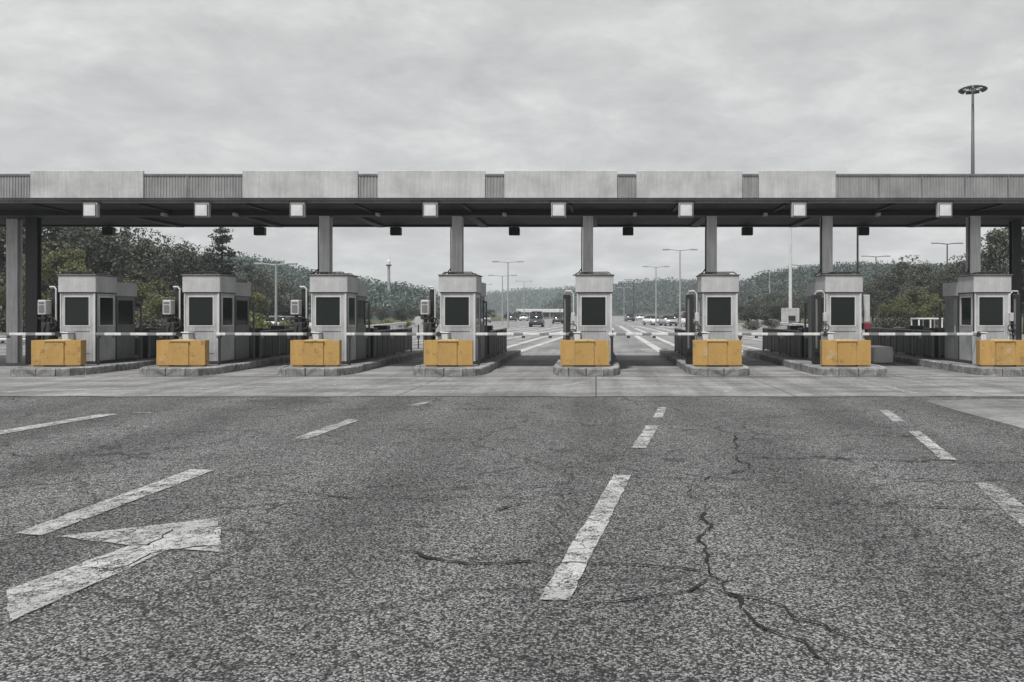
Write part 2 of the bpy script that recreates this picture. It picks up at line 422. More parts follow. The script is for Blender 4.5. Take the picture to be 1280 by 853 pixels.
for pts, w in [
    ([(884,640),(889,660),(880,690),(886,716),(905,742),(925,764)], .022), ([(925,764),(945,782),(1002,803),(1036,836)], .034), ([(775,707),(830,711),(884,717)], .016),
    ([(495,690),(545,700),(585,706),(610,707),(665,703)], .018), ([(575,706),(600,708)], .03), ([(610,706),(690,708),(775,707)], .007),
    ([(905,528),(918,545),(932,566),(936,586),(942,594)], .020), ([(884,598),(886,640)], .012),
    ([(930,572),(1000,574),(1100,575.5),(1300,578)], .018), ([(780,597.5),(880,601),(936,588)], .014), ([(1010,628),(1100,634),(1240,637)], .010),
    ([(820,530),(870,532),(905,536)], .016), ([(-30,569),(150,567),(300,571)], .012), ([(355,551),(450,556),(540,552)], .012), ([(160,566),(260,556),(340,545)], .012),
    ([(618,640),(640,634),(660,629)], .016), ([(1196,690),(1213,714),(1212,728),(1240,748)], .008), ([(700,760),(780,752),(860,742),(886,716)], .004),
    ([(900,742),(980,760),(1100,812),(1170,824)], .006), ([(540,625),(600,622),(660,624),(760,612)], .006), ([(165,683),(185,684),(200,676),(215,664)], .012),
    ([(100,712),(140,716),(200,692),(280,684)], .006), ([(1060,598),(1120,622),(1180,700)], .006), ([(300,610),(420,622),(540,625)], .006), ([(560,512),(700,513),(830,511)], .006)]:
    crack(pts, w)

# far-side lane lines (motorway beyond the booths)
def strip(x0, y0, x1, y1, w, mat='paint', dash=None):
    mb = MB(); a = Vector((x0,y0,0)); b = Vector((x1,y1,0)); L = (b-a).length; d = (b-a)/L; nv = Vector((-d.y,d.x,0))*w/2
    s = 0
    while s < L:
        e = min(L, s + (dash[0] if dash else 5.))
        p, q = a+d*s, a+d*e
        mb.sheet([p-nv,q-nv,q+nv,p+nv], .012)
        s = e + (dash[1] if dash else .0005)
    struct(mb.build('road_marking', M[mat]))

BS = .965
BX = [x*BS for x in (-16.88,-12.84,-8.70,-4.50,-0.05,4.04,8.07,12.90)]      # booth centres
IX = [-16.25,-12.50,-8.46,-4.45,-0.336,3.65,7.54,12.29]      # island / crash block centres
for x in IX:
    strip(x-.55, 36.4, x*.62+1.0, 110, .42, 'paint_far'); strip(x+.75, 36.4, x*.66+2.2, 96, .38, 'paint_far')
for k in range(-4, 6):
    strip(k*3.7+1, 100, k*1.9+2, 330, .3, 'paint_far', (6,8))
strip(-20, 47, 20, 47.6, .5, 'paint_faint'); strip(6, 44, 19, 43.2, .45, 'paint'); strip(6, 49.5, 18, 48.6, .45, 'paint'); strip(6, 57, 18, 56, .5, 'paint'); strip(-17,52,-7,51,.5,'paint'); strip(-17,60,-6,59,.5,'paint')

# ------------------------------------------------------------------ words for labels
WHICH = ['leftmost booth','second booth from the left','third booth from the left','fourth booth from the left',
         'booth seen straight on right of centre','third booth from the right','second booth from the right','rightmost booth']
NEAR = [8,6,4,2,1,3,5,7]

# ------------------------------------------------------------------ traffic islands
I0, I1, IH = 23.08, 35.6, .235
def island_outline(hw, inset=0.):
    w = hw - inset; y0 = I0 + inset; y1 = I1 - inset
    pts = [(-w, y0+1.25), (-w*.93, y0+.62), (-w*.78, y0+.20), (-w*.5, y0+.02), (0, y0), (w*.5, y0+.02), (w*.78, y0+.20), (w*.93, y0+.62), (w, y0+1.25)]
    return pts + [(w, y1-.5), (w*.7, y1), (-w*.7, y1), (-w, y1-.5)]
def resample(pts, step):
    out = []
    for i, p in enumerate(pts):
        q = pts[(i+1)%len(pts)]; a, b = Vector(p), Vector(q); n = max(1, round((b-a).length/step))
        out += [(a.lerp(b, k/n)) for k in range(n)]
    return out
def make_island(hw, loc, label):
    t = thing('traffic_island', loc, label, 'traffic island', 'kerbed islands under the toll booths')
    inner = island_outline(hw, .16)
    k = MB(); o = resample(island_outline(hw), .62); n = len(o)
    c = Vector((0,30))
    for i in range(n):
        a, b = o[i], o[(i+1)%n]; d = (b-a).normalized(); inw = Vector((-d.y, d.x))
        if inw.dot(c-a) < 0: inw = -inw
        a2, b2 = a + d*.012, b - d*.012; j = rnd.uniform(-.012,.012); h = IH + rnd.uniform(-.012,.01)
        P = [a2+inw*j, b2+inw*j, b2+inw*.17, a2+inw*.17]; Q = [a2+inw*(j+.035), b2+inw*(j+.035), b2+inw*.17, a2+inw*.17]
        k.add([(p.x,p.y-I0,.0) for p in P] + [(p.x,p.y-I0,h-.03) for p in P[:2]] + [(p.x,p.y-I0,h) for p in Q],
              [(0,1,5,4),(4,5,7,6),(6,7,8,9),(1,2,8,7,5),(0,4,6,9,3),(2,3,9,8)])
    k.build('kerb', M['kerb'], t)
    MB().prism([(p[0],p[1]-I0) for p in inner], .01, IH-.015).build('paving', M['island'], t)
    return t
proto = {}
for i, x in enumerate(IX):
    hw = [1.12,1.12,1.12,1.1,1.02,.92,1.12,1.15][i]
    make_island(hw, (x+.05, I0, .004), 'low concrete island with worn kerb under the ' + WHICH[i])

# ------------------------------------------------------------------ yellow crash blocks
def make_block():
    t = thing('crash_block', (0,0,0), 'x', 'crash block', 'yellow crash blocks on the island noses')
    W, D, H = .735, .40, .80
    # three facets: side panels raked back, middle panel proud
    for s in (-1, 1):
        b = MB(); pts = [(s*.29,.02),(s*W,.075),(s*(W-.03),D),(s*.29,D)]
        b.prism(pts[::s], .045, H-.015); b.build('side_panel', M['yellow'], t)
        MB().prism([(s*.34,.045),(s*(W-.06),.10),(s*(W-.07),D-.04),(s*.34,D-.04)][::s], .0, .046).build('foot', M['yellow'], t)
    c = MB(); c.cbox(-.282,.282,-.012,D+.01,.035,H-.05,.012); c.build('middle_panel', M['yellow'], t)
    l = MB(); l.prism_y([(-.31,H-.045),(.31,H-.045),(.24,H+.005),(-.24,H+.005)], -.035, D); l.build('top_lip', M['yellowpale'], t)
    return t
blk = make_block()
for i, x in enumerate(IX):
    lab = 'yellow painted crash block standing in front of the ' + WHICH[i]
    ry = [.02,-.015,.01,0,.012,-.01,.015,-.02][i]
    if i == 0: blk.location = (x, 23.95, IH-.003); blk.rotation_euler = (0,0,ry); blk['label'] = lab
    else: copy_thing(blk, (x, 23.95, IH-.003), lab, ry)

# ------------------------------------------------------------------ toll booths
def booth(i):
    x = BX[i]; rightside = 1 if i < 5 else -1
    t = thing('toll_booth', (x, 25.1, .267), ['grey metal toll booth before dark trees, leftmost in the row','grey metal toll booth, second from the left before olive trees',
        'grey toll booth with canopy column on top, third from the left','grey toll booth with canopy column on top, fourth from the left','narrow grey toll booth seen straight on, just right of centre',
        'grey toll booth showing its left side, third from the right','grey toll booth with open side door frame, second from the right','large grey toll booth at the right edge of the row'][i], 'toll booth', 'toll booths under the canopy', 0, (BS,)*3)
    W = .565; H1, H2 = 2.27, 2.85           # underside / top of header
    # walls of front cabin, with a real window opening
    w = MB()
    w.box(-W, -W+.11, 0, .09, 0, H1); w.box(W-.17, W, 0, .09, 0, H1)        # corner posts
    w.box(-W+.11, W-.17, .0, .09, 0, 1.19); w.box(-W+.11, W-.17, 0, .09, 2.18, H1)
    for s in (-1,1):
        xa, xb = (s*W-.05*(s>0), s*W+.05*(s<0))
        xa, xb = min(xa,xb), max(xa,xb)
        w.box(xa, xb, .092, 1.12, 0, 1.19); w.box(xa, xb, .092, 1.12, 2.18, H1)
        w.box(xa, xb, .092, .20, 1.19, 2.18); w.box(xa, xb, 1.03, 1.12, 1.19, 2.18)
    w.build('front_wall', M['steel'], t)
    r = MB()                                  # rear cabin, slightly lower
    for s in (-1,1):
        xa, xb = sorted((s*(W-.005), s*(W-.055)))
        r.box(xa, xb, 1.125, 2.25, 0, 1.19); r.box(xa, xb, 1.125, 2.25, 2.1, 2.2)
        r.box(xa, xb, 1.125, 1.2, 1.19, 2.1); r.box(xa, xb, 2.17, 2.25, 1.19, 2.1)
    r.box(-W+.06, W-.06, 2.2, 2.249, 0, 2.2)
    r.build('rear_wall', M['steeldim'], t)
    # headers
    h = MB(); h.cbox(-W-.05, W+.05, -.05, 1.12, H1+.03, H2, .014); h.build('header', M['header'], t)
    h = MB(); h.box(-W-.01, W+.01, -.012, 1.125, H1+.001, H1+.028); h.build('header_shadow_line', M['black'], t)  # black strip added as a painted shadow line under the header
    h = MB(); h.cbox(-W-.035, W+.035, 1.15, 2.33, 2.205, 2.68, .014); h.build('rear_header', M['header'], t)
    rf = MB(); rf.cbox(-W-.085, W+.085, -.085, 1.15, H2+.002, H2+.035, .01); rf.build('roof_plate', M['steeldim'], t)
    # roof clutter: low rail, cable bundle
    c = MB()
    z = H2 + .10
    c.tube([(-W+.05,0,H2+.03),(-W+.12,0,z),(W-.12,.02,z+.01),(W-.02,0,H2+.03)], .018, 6)
    c.tube([(-W+.05,.9,H2+.03),(-W+.10,.9,z),(W-.12,.9,z),(W-.02,.9,H2+.03)], .018, 6)
    c.box(-.38,-.2,.25,.5,H2+.036,H2+.12); c.box(.12,.36,.3,.6,H2+.036,H2+.09)
    c.build('roof_rail', M['black'], t)
    # front window: frame, pane
    fr = MB(); a, b2 = -W+.11, W-.17
    for q in ((a,b2,2.145,2.18),(a,b2,1.19,1.225),(a,a+.035,1.225,2.145),(b2-.035,b2,1.225,2.145)): fr.box(q[0],q[1],-.012,.03,q[2],q[3])
    fro = fr.build('window', M['trim'], t)
    MB().box(a+.03,b2-.03,.02,.034,1.22,2.15).build('pane', M['glass'], fro)
    # opaque panes: dark interior and greenish reflection are put into the glass colour
    for s in (-1,1):
        for (y0,y1,z1) in ((.20,1.03,2.18),(1.2,2.17,2.1)):
            if s == -1 and y0 > 1 and i >= 5:   # door side on the right-hand booths
                continue
            xo = s*(W+.006); xi = s*(W-.04)
            f = MB()
            for q in ((y0,y1,z1-.04,z1),(y0,y1,1.19,1.23),(y0,y0+.04,1.23,z1-.04),(y1-.04,y1,1.23,z1-.04)):
                f.box(min(xo,xi),max(xo,xi),q[0],q[1],q[2],q[3])
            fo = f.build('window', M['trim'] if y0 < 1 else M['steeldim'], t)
            xa, xb = sorted((s*(W-.02), s*(W-.03)))
            MB().box(xa,xb,y0+.035,y1-.035,1.225,z1-.035).build('pane', M['glass'], fo)
    if i >= 5:
        d = MB(); xs = -W-.004
        for k in range(5): d.box(xs-.012, xs, 1.22+k*.19, 1.22+k*.19+.165, 1.19, 2.1)
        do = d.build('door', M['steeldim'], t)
        MB().tube([(xs-.05,1.30,.95),(xs-.05,1.30,1.2)], .014, 6).build('handle', M['trim'], do)
    sm_ = MB(); sm_.box(-W+.11, W-.17, -.006, -.0005, 1.02, 1.035); sm_.box(-W+.11, W-.17, -.006, -.0005, .30, .312)
    for k in range(4): sm_.box(-W+.16+k*.2, -W+.175+k*.2, -.007, -.0005, 1.10, 1.115)
    sm_.build('seam', M['dgrey'], t)
    ac = MB(); ac.cbox(-.33,.30,1.35,2.0,2.682,2.682+(.16 if i % 2 else .22),.02); ac.build('roof_unit', M['steeldim'], t)
    # vertical bright corner trim and lower side panel lines
    tr = MB(); tr.box(W-.055, W+.008, -.016, .0, .0, H1); tr.box(-W-.008, -W+.03, -.016, .0, .0, H1)
    tr.build('corner_trim', M['trim'], t)
    ga = MB()
    for s in (-1,1): ga.box(*sorted((s*(W+.001),s*(W+.012))), .015, .075, 0, H1); ga.box(*sorted((s*(W+.001),s*(W+.010))), 1.10, 1.16, 0, 2.2)
    ga.build('gasket', M['black'], t)
    bs = MB(); bs.box(-W-.03, W+.03, -.03, 2.3, -.06, .06); bs.build('base_plinth', M['dgrey'], t)
    # porch frame behind the cabin
    p = MB()
    for s in (-1,1):
        p.box(s*W-.03, s*W+.03, 2.6, 2.66, 0, 2.05)
        p.box(s*W-.025, s*W+.025, 2.335, 2.595, 1.98, 2.05)
    p.box(-W+.031, W-.031, 2.6, 2.66, 1.98, 2.05); p.box(-W+.031,W-.031,2.61,2.64,.1,1.1)
    p.build('porch_frame', M['steeldim'], t)
    return t
for i in range(8): booth(i)

# ------------------------------------------------------------------ terminals beside the booths
def make_terminal():
    t = thing('payment_terminal', (0,0,0), 'x', 'payment terminal', 'payment terminals beside the booths')
    MB().cbox(-.13,.13,-.1,.22,0,1.32,.02).build('pedestal', M['dgrey'], t)
    b = MB(); b.cbox(-.20,.06,-.16,.12,1.56,2.02,.02).build('reader_box', M['offwhite'], t)
    s = MB(); s.box(-.16,.02,-.166,-.155,1.62,1.86); s.box(-.16,.02,-.166,-.155,1.89,1.96); s.build('screen_strip', M['steeldim'], t)
    n = MB(); n.tube([(-.07,0,1.3),(-.07,0,1.57)], .05, 8); n.box(-.2,.04,-.14,.1,1.42,1.48); n.build('neck', M['black'], t)
    p = MB(); p.tube([(-.02,.25,2.38),(.0,.14,2.44),(.14,.12,2.44),(.20,.12,2.36),(.20,.12,1.35)], .028, 8); p.build('conduit', M['trim'], t)
    k = MB(); k.cbox(.02,.16,.16,.42,.3,2.36,.02); k.build('cabinet', M['black'], t)
    c = MB(); c.ring((.19,-.02,1.30),(0.3,1,.1),.15,.018); c.ring((.20,-.04,1.22),(.2,1,-.3),.11,.018); c.ring((.16,-.05,1.38),(-.3,1,.2),.09,.018)
    c.tube([(.1,-.05,1.45),(.0,-.12,1.2),(-.05,-.13,.9),(.0,-.1,.5)], .018, 6); c.build('cable_coil', M['black'], t)
    return t
term = make_terminal()
for i in range(4):
    loc = (BX[i]-.93, 25.05, IH-.01); lab = 'dark payment terminal with pale reader box left of the ' + WHICH[i]
    if i == 0: term.location = loc; term['label'] = lab
    else: copy_thing(term, loc, lab)
def make_cabinet(loc, label, mirror=1):
    t = thing('equipment_cabinet', loc, label, 'equipment cabinet', 'tall equipment cabinets beside the booths')
    MB().cbox(-.12,.10,.0,.4,0,2.2,.02).build('case', M['black'], t)
    MB().box(-.10,-.04,-.012,-.001,.5,2.05).build('door_strip', M['steeldim'], t)
    p = MB(); p.tube([(-.10*mirror,.1,2.17),(-.04*mirror,.05,2.30),(.12*mirror,.05,2.30),(.2*mirror,.05,2.2),(.2*mirror,.05,1.2),(.15*mirror,.02,.7)], .026, 8); p.build('conduit', M['trim'], t)
    b = MB(); b.cbox(*sorted((.13*mirror,.25*mirror)),-.06,.04,1.35,1.62,.01); b.build('card_reader', M['offwhite'], t)
    c = MB(); c.ring((.18*mirror,-.06,1.15),(.3,1,.1),.12,.016); c.ring((.18*mirror,-.07,1.02),(-.2,1,.2),.09,.016); c.build('cable_coil', M['dgrey'], t)
    return t
make_cabinet((BX[4]-.86,25.05,IH-.01), 'tall black cabinet with white conduit left of the booth seen straight on')
make_cabinet((BX[5]-.93,25.05,IH-.01), 'tall black cabinet with white conduit left of the third booth from the right')
make_cabinet((BX[6]-.80,25.05,IH-.01), 'tall black cabinet with hanging cable left of the second booth from the right')
make_cabinet((BX[7]+.76,25.05,IH-.01), 'tall black cabinet with bent conduit right of the rightmost booth', -1)
# pale panel with red foot right of the second booth from the right
t = thing('lane_sign', (gx(1083,25.7),25.7,IH-.01), 'narrow pale panel on a post with a red foot beside booth', 'lane sign')
MB().cbox(-.10,.10,-.06,.06,1.32,2.2,.015).build('panel', M['offwhite'], t)
MB().cbox(-.13,.13,-.1,.1,1.08,1.30,.02).build('red_box', M['red'], t)
MB().tube([(0,0,0),(0,0,1.1)], .05, 8).build('post', M['dgrey'], t)

# ------------------------------------------------------------------ barrier gates: each arm lies across the lane on its left
def gate(i):
    x = IX[i]-.31; y = 24.95
    prev = IX[i-1] if i else IX[0]-4.2
    L = x - prev - .72
    t = thing('barrier_gate', (x,y,IH-.01), 'closed white barrier arm crossing the lane left of ' + WHICH[i], 'barrier', 'barrier arms closing the lanes')
    MB().cbox(-.16,.16,-.15,.15,0,.98,.02).build('housing', M['white'], t)
    h = MB(); h.cbox(-.18,.18,-.17,.17,.985,1.02,.01); h.build('housing_lid', M['white'], t)
    a = MB(); a.cbox(-L,-.15,-.225,-.185,.915,1.0,.012); a.build('arm', M['arm'], t)
    s = MB()
    for k in range(3): s.box(-L*(.25+.27*k)-.05,-L*(.25+.27*k)+.05,-.21,-.195,.835,.904)
    s.build('arm_skirt', M['dgrey'], t)
    b = MB(); b.cyl((-.12,-.19,.955),(0,1,0),.075,.07,14); b.build('hub', M['dgrey'], t)
    r = MB(); r.tube([(-L+.1,-.205,-.2),(-L+.1,-.205,.84)], .035, 8); r.box(-L+.04,-L+.16,-.25,-.16,.84,.9); r.build('arm_rest', M['dgrey'], t)
for i in range(8): gate(i)

# ------------------------------------------------------------------ low panel barriers on the islands behind the booths
def island_rail(i):
    L = [7.0,6.4,5.6,5.0,4.6,5.0,6.2,7.0][i]; y0 = 28.0
    t = thing('island_railing', (BX[i],y0,IH-.01), 'low dark grey panelled railing behind the ' + WHICH[i], 'railing', 'panelled railings behind the booths')
    for s in (-1,1):
        p = MB(); n = int(L/.32); x = s*.62
        for k in range(n):
            p.box(x-.018+(.006 if k % 2 else 0), x+.018+(.006 if k % 2 else 0), .05+k*L/n, .05+(k+1)*L/n-.035, .08, .88)
        p.build('panel', M['rail'], t)
        q = MB(); q.cbox(x-.04,x+.04,-.02,L+.03,.94,.99,.01)
        for k in range(5): q.box(x-.032,x+.032,k*L/4-.03,k*L/4+.03,0,.94)
        q.build('rail', M['steeldim'], t)
    q = MB(); q.box(-.58,.58,L-.05,L,.06,.92); q.build('end_panel', M['rail'], t)
    MB().cbox(-.3,.3,1.0,1.7,0,1.06,.02).build('switch_box', M['dgrey'], t); MB().cbox(-.25,.28,3.0,3.5,0,1.12,.02).build('switch_box', M['dgrey'], t)
for i in range(8): island_rail(i)

# white concrete block between the two right-hand islands, small round sign and sign board beyond
tag(MB().cbox(gx(1092,29),gx(1117,29),29,30.4,.01,.60,.03).build('concrete_block', M['white']), 'low white concrete block in the lane right of the second booth from right', 'concrete block')
t = thing('round_sign', (gx(523,40),40,.004), 'small round sign on a thin post left of the fourth booth', 'road sign')
MB().tube([(0,0,0),(0,0,1.62)], .035, 8).build('post', M['dgrey'], t)
MB().cyl((0,-.05,1.45),(0,1,0),.22,.02,24).build('sign_face', M['offwhite'], t)
MB().cbox(-.32,.32,-.25,.25,0,.06,.02).build('foot', M['dgrey'], t)
t = thing('sign_pole', (gx(988,38),38,.004), 'tall slim white pole carrying a blank rectangular board right of centre', 'sign pole')
MB().tube([(0,0,0),(0,0,7.4)], [.09,.06], 10).build('pole', M['white'], t)
MB().cbox(-.46,.40,-.12,-.08,HC-12*38/F,HC+5.5*38/F,.01).build('board', M['offwhite'], t)
MB().box(-.12,.2,-.15,-.121,HC-10*38/F,HC-4*38/F).build('small_plate', M['dgrey'], t)

# ------------------------------------------------------------------ canopy
CY0, CY1 = 25.0, 31.7
t = thing('toll_canopy', (0,CY0,0), 'long flat grey canopy roof spanning all toll lanes on slender columns', 'canopy')
XL, XR = -30, 24
Z0, Z1, ZC = gz(248,CY0), gz(213.5,CY0), gz(217.5,CY0)
core = MB(); core.box(XL,XR,.06,CY1-CY0,5.45,Z1-.25); core.build('roof_slab', M['lip'], t)
panels = [(38,180),(303,448),(472,607),(630,772),(795,928),(948,1045)]
prev = None
for a, b in panels:
    xa, xb = gx(a,CY0), gx(b,CY0)
    f = MB(); f.cbox(xa+.01,xb-.01,-.03,.055,Z0,Z1,.012)
    f.build('fascia_panel', M['fascia'], t)
gaps = [(XL,gx(38,CY0))] + [(gx(panels[k][1],CY0), gx(panels[k+1][0],CY0)) for k in range(5)] + [(gx(1045,CY0),XR)]
for (xa, xb) in gaps:
    c = MB(); n = max(3,int((xb-xa)/.09)); dx = (xb-xa)/n
    for k in range(n):                                                   # ribbed sheet
        x = xa + k*dx
        c.box(x,x+dx*.55,.02,.058,Z0+.03,ZC-.06); c.box(x+dx*.55,x+dx,.035,.058,Z0+.03,ZC-.06)
    c.build('ribbed_cladding', M['cladding'], t)
    e = MB(); e.box(xa,xb,.0,.059,ZC-.058,ZC); e.box(xa,xb,.0,.059,Z0,Z0+.028)
    if xb-xa > 2:
        for k in range(1,int((xb-xa)/1.35)): e.box(xa+k*1.35-.02,xa+k*1.35+.02,.003,.019,Z0+.03,ZC-.06)
    e.build('cladding_trim', M['lip'], t)
cap = MB(); cap.box(XL,XR,.062,.16,Z1-.25,Z1-.12); cap.build('parapet', M['cladding'], t)
g = MB(); g.box(XL,XR,.03,.12,Z0-.062,Z0-.012); g.box(XL,XR,.10,.20,5.30,Z0-.063); g.build('gutter', M['lip'], t)
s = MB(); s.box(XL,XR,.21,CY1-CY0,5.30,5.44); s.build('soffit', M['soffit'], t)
bm_ = MB(); bm_.box(XL,XR,2.0,2.6,5.14,5.299); bm_.box(XL,XR,CY1-CY0-.3,CY1-CY0-.02,5.24,5.299)
for x in BX: bm_.box(x-.2,x+.1,2.61,CY1-CY0-.31,5.2,5.298)
for k in range(16):
    x = XL+2+k*3.4
    bm_.box(x-.05,x+.05,.22,1.99,5.24,5.298)
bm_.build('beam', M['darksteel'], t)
for px in (407,572,735,889,1033,1217):
    x = gx(px,27.3); c = MB()
    pts = [(-.17,2.16),(.17,2.16),(.17,2.5),(-.17,2.5)]
    c.box(x-.175,x+.175,2.16,2.2,IH-.02,5.14); c.box(x-.175,x+.175,2.46,2.5,IH-.02,5.14); c.box(x-.13,x+.13,2.201,2.459,IH-.02,5.14)
    c.build('column', M['column'], t)
    d = MB(); d.tube([(x-.21,2.2,3.1),(x-.21,2.18,4.6),(x-.19,2.2,5.1)], .022, 6); d.tube([(x-.21,2.2,3.35),(x-.30,2.1,3.22),(x-.5,2.0,3.1)], .02, 6); d.build('cable', M['black'], t)
for px, w, m, d in ((18,.20,'column',4.4),(42,.20,'dgrey',4.0),(1269,.17,'dgrey',5.2)):
    x = gx(px,CY0+d); c = MB()
    c.box(x-w,x+w,d-.14,d-.10,0.0,5.29); c.box(x-w,x+w,d+.10,d+.14,0.0,5.29); c.box(x-w*.5,x+w*.5,d-.099,d+.099,0.0,5.29)
    c.build('end_column', M[m], t, label='broad dark end column of the canopy' if m == 'dgrey' else 'broad pale end column of the canopy')
lamp = None
HANG = ['over the leftmost booth','left of the column-less gap by the second booth','over the lane left of the third booth','left of the fourth booth','left of the booth seen straight on','left of the third booth from the right','left of the second booth from the right','left of the rightmost booth']
HANG[1] = 'just above the second booth from the left'
for i, px in enumerate((110,250,370,537,698,858,1000,1183)):
    x = gx(px,CY0-.1); lab = 'white square lane lamp under the canopy edge ' + HANG[i]
    if lamp is None:
        lamp = thing('lane_lamp', (x,CY0-.02,0), lab, 'lane lamp', 'square lane lamps under the canopy edge')
        za, zb = gz(271.5,CY0), gz(254,CY0)
        MB().cbox(-.23,.23,.0,.16,za,zb,.015).build('housing', M['offwhite'], lamp)
        MB().box(-.19,.19,-.014,-.001,za+.04,zb-.04).build('face', M['white'], lamp)
        q = MB()
        for zz in (za+.015, zb-.034): q.box(-.205,.205,-.026,-.015,zz,zz+.018)
        for xx in (-.205,.187): q.box(xx,xx+.018,-.024,-.015,za+.034,zb-.035)
        q.build('guard', M['dgrey'], lamp)
        l = MB(); l.box(-.30,.30,.03,.11,zb+.005,zb+.04); l.tube([(-.26,.07,zb+.02),(-.26,.07,Z0-.06)], .018, 6); l.tube([(.26,.07,zb+.02),(.26,.07,Z0-.06)], .018, 6); l.build('bracket', M['dgrey'], lamp)
    else: copy_thing(lamp, (x,CY0-.02,0), lab)
sig = None
for i, px in enumerate((136,325,495,643,785,934,1079)):
    lab = 'small dark signal box under the rear canopy edge ' + ['near the leftmost booth','between second and third booth','between third and fourth booth','right of the fourth booth','right of the booth seen straight on','right of the third booth from right','right of the second booth from right'][i]
    x = gx(px,31.2)
    if sig is None:
        sig = thing('signal_box', (x,31.2,5.29), lab, 'signal box', 'signal boxes under the rear canopy edge')
        MB().cbox(-.21,.21,-.12,.12,-.42,-.11,.02).build('case', M['black'], sig)
        MB().tube([(0,0,-.12),(0,0,.02)], .04, 8).build('hanger', M['dgrey'], sig)
    else: copy_thing(sig, (x,31.2,5.29), lab)
cam_ = None
for i, px in enumerate((212,300,476,632,793,954,1093)):
    x = gx(px,27.2); lab = 'tiny grey camera on the canopy beam ' + ['left of the second booth','right of the second booth','right of the third booth','right of the fourth booth','right of the booth seen straight on','right of the third booth from right','right of the second booth from right'][i]
    if cam_ is None:
        cam_ = thing('lane_camera', (x,26.9,5.2), lab, 'camera', 'lane cameras under the canopy')
        MB().cbox(-.06,.06,-.16,.10,-.10,.0,.01).build('body', M['offwhite'], cam_)
        MB().tube([(0,0,-.01),(0,0,.1)], .02, 6).build('mount', M['dgrey'], cam_)
    else: copy_thing(cam_, (x,26.9,5.2), lab)

# ------------------------------------------------------------------ masts and street lamps beyond
d = 110.
t = thing('light_mast', (gx(1216,d),d,0), 'tall dark high mast light with round lamp crown above the canopy', 'light mast')
zt = gz(110,d)
MB().tube([(0,0,0),(0,0,zt*.5),(0,0,zt)], [.36,.27,.16], 12).build('pole', M['poledark'], t, True)
c = MB(); c.ring((0,0,zt-.1),(0,0,1),1.35,.07,28); c.ring((0,0,zt-.1),(0,0,1),.5,.06,20)
for k in range(8):
    a = k*math.pi/4; c.tube([(0,0,zt),(1.35*math.cos(a),1.35*math.sin(a),zt-.1)], .05, 6)
c.build('crown_ring', M['poledark'], t)
for k in range(10):
    a = 2*math.pi*k/10 + .2; ca, sa = math.cos(a), math.sin(a); b = MB()
    b.cbox(-.30,.30,-.36,.36,-.13,.13,.04)
    mt = Matrix.Translation((1.55*ca,1.55*sa,zt-.22)) @ Matrix.Rotation(a,4,'Z') @ Matrix.Rotation(R(28),4,'Y')
    b.v = [tuple(mt @ Vector(v)) for v in b.v]; b.build('floodlight', M['darksteel'], t)
def lampost(px, top, d, label, arms=2, mat='pole', span=1.3):
    h = gz(top,d); t = thing('street_lamp', (gx(px,d),d,0), label, 'street lamp', 'street lamps beyond the booths')
    MB().tube([(0,0,0),(0,0,h*.5),(0,0,h)], [.12,.10,.07], 8).build('pole', M[mat], t)
    for s in ((-1,1) if arms == 2 else (1,)):
        MB().tube([(0,0,h-.05),(s*span*.6,0,h+.05),(s*span,0,h+.08)], .05, 6).build('arm', M[mat], t)
        MB().cbox(*sorted((s*span*.85,s*(span+.55))),-.16,.16,h+.0,h+.16,.03).build('lamp_head', M['pole'], t)
lampost(345,331,70,'double street lamp before the wooded hill left of the third booth')
lampost(628,345,120,'shorter pale street lamp of the pair right of the fourth booth',2,'pole',1.6)
lampost(635,328,95,'taller pale street lamp of the pair right of the fourth booth',2)
lampost(820,334,110,'double street lamp by the motorway, nearer the booth seen straight on',2)
lampost(850,313,85,'tallest double street lamp between the two central right booths',2)
lampost(1000,332,130,'double street lamp before the wooded hill beside the sign pole',2,'poledark')
lampost(1095,321,120,'far double street lamp over the trees right of the second booth from right',2,'poledark',1.6)
lampost(1184,305,95,'double street lamp over the trees left of the rightmost booth',2,'poledark')
for j,(px,top,d,lab) in enumerate([(655,352,190,'right of the pale lamp pair'),(700,362,230,'just left of the booth seen straight on'),(780,360,240,'just right of the booth seen straight on'),(792,350,170,'right of the booth seen straight on, taller'),
        (605,356,200,'immediately right of the fourth booth'),(532,360,220,'left of the fourth booth'),(455,356,180,'right of the third booth'),(932,352,180,'right of the third booth from right'),(962,340,150,'left of the sign pole')]):
    lampost(px, top, d, 'distant thin double street lamp ' + lab, 2, 'poledark' if j % 2 else 'pole', 1.5)
t = thing('thin_pole', (gx(1072,36),36,.004), 'thin dark pole rising behind the second booth from the right', 'pole')
MB().tube([(0,0,0),(0,0,5.9)], .045, 8).build('shaft', M['dgrey'], t); MB().cbox(-.12,.12,-.12,.12,0,.04,.01).build('base_plate', M['dgrey'], t)
d = 230.
t = thing('radio_mast', (gx(486,d),d,0), 'slim pale radio mast with antenna drum on the far left hill', 'mast')
h = gz(333,d); MB().tube([(0,0,0),(0,0,h)], [.50,.38], 12).build('shaft', M['pole'], t)
b = MB(); b.cyl((0,0,h+.25),(0,0,1),0.8,.35,16); b.build('platform', M['dgrey'], t)
b = MB(); b.tube([(0,0,h+.5),(0,0,h+1.4),(0,0,h+2.0)],[.5,.5,.15],12); b.tube([(.3,0,h+1.5),(.3,0,h+3.2)],.07,6); b.build('antenna', M['white'], t)

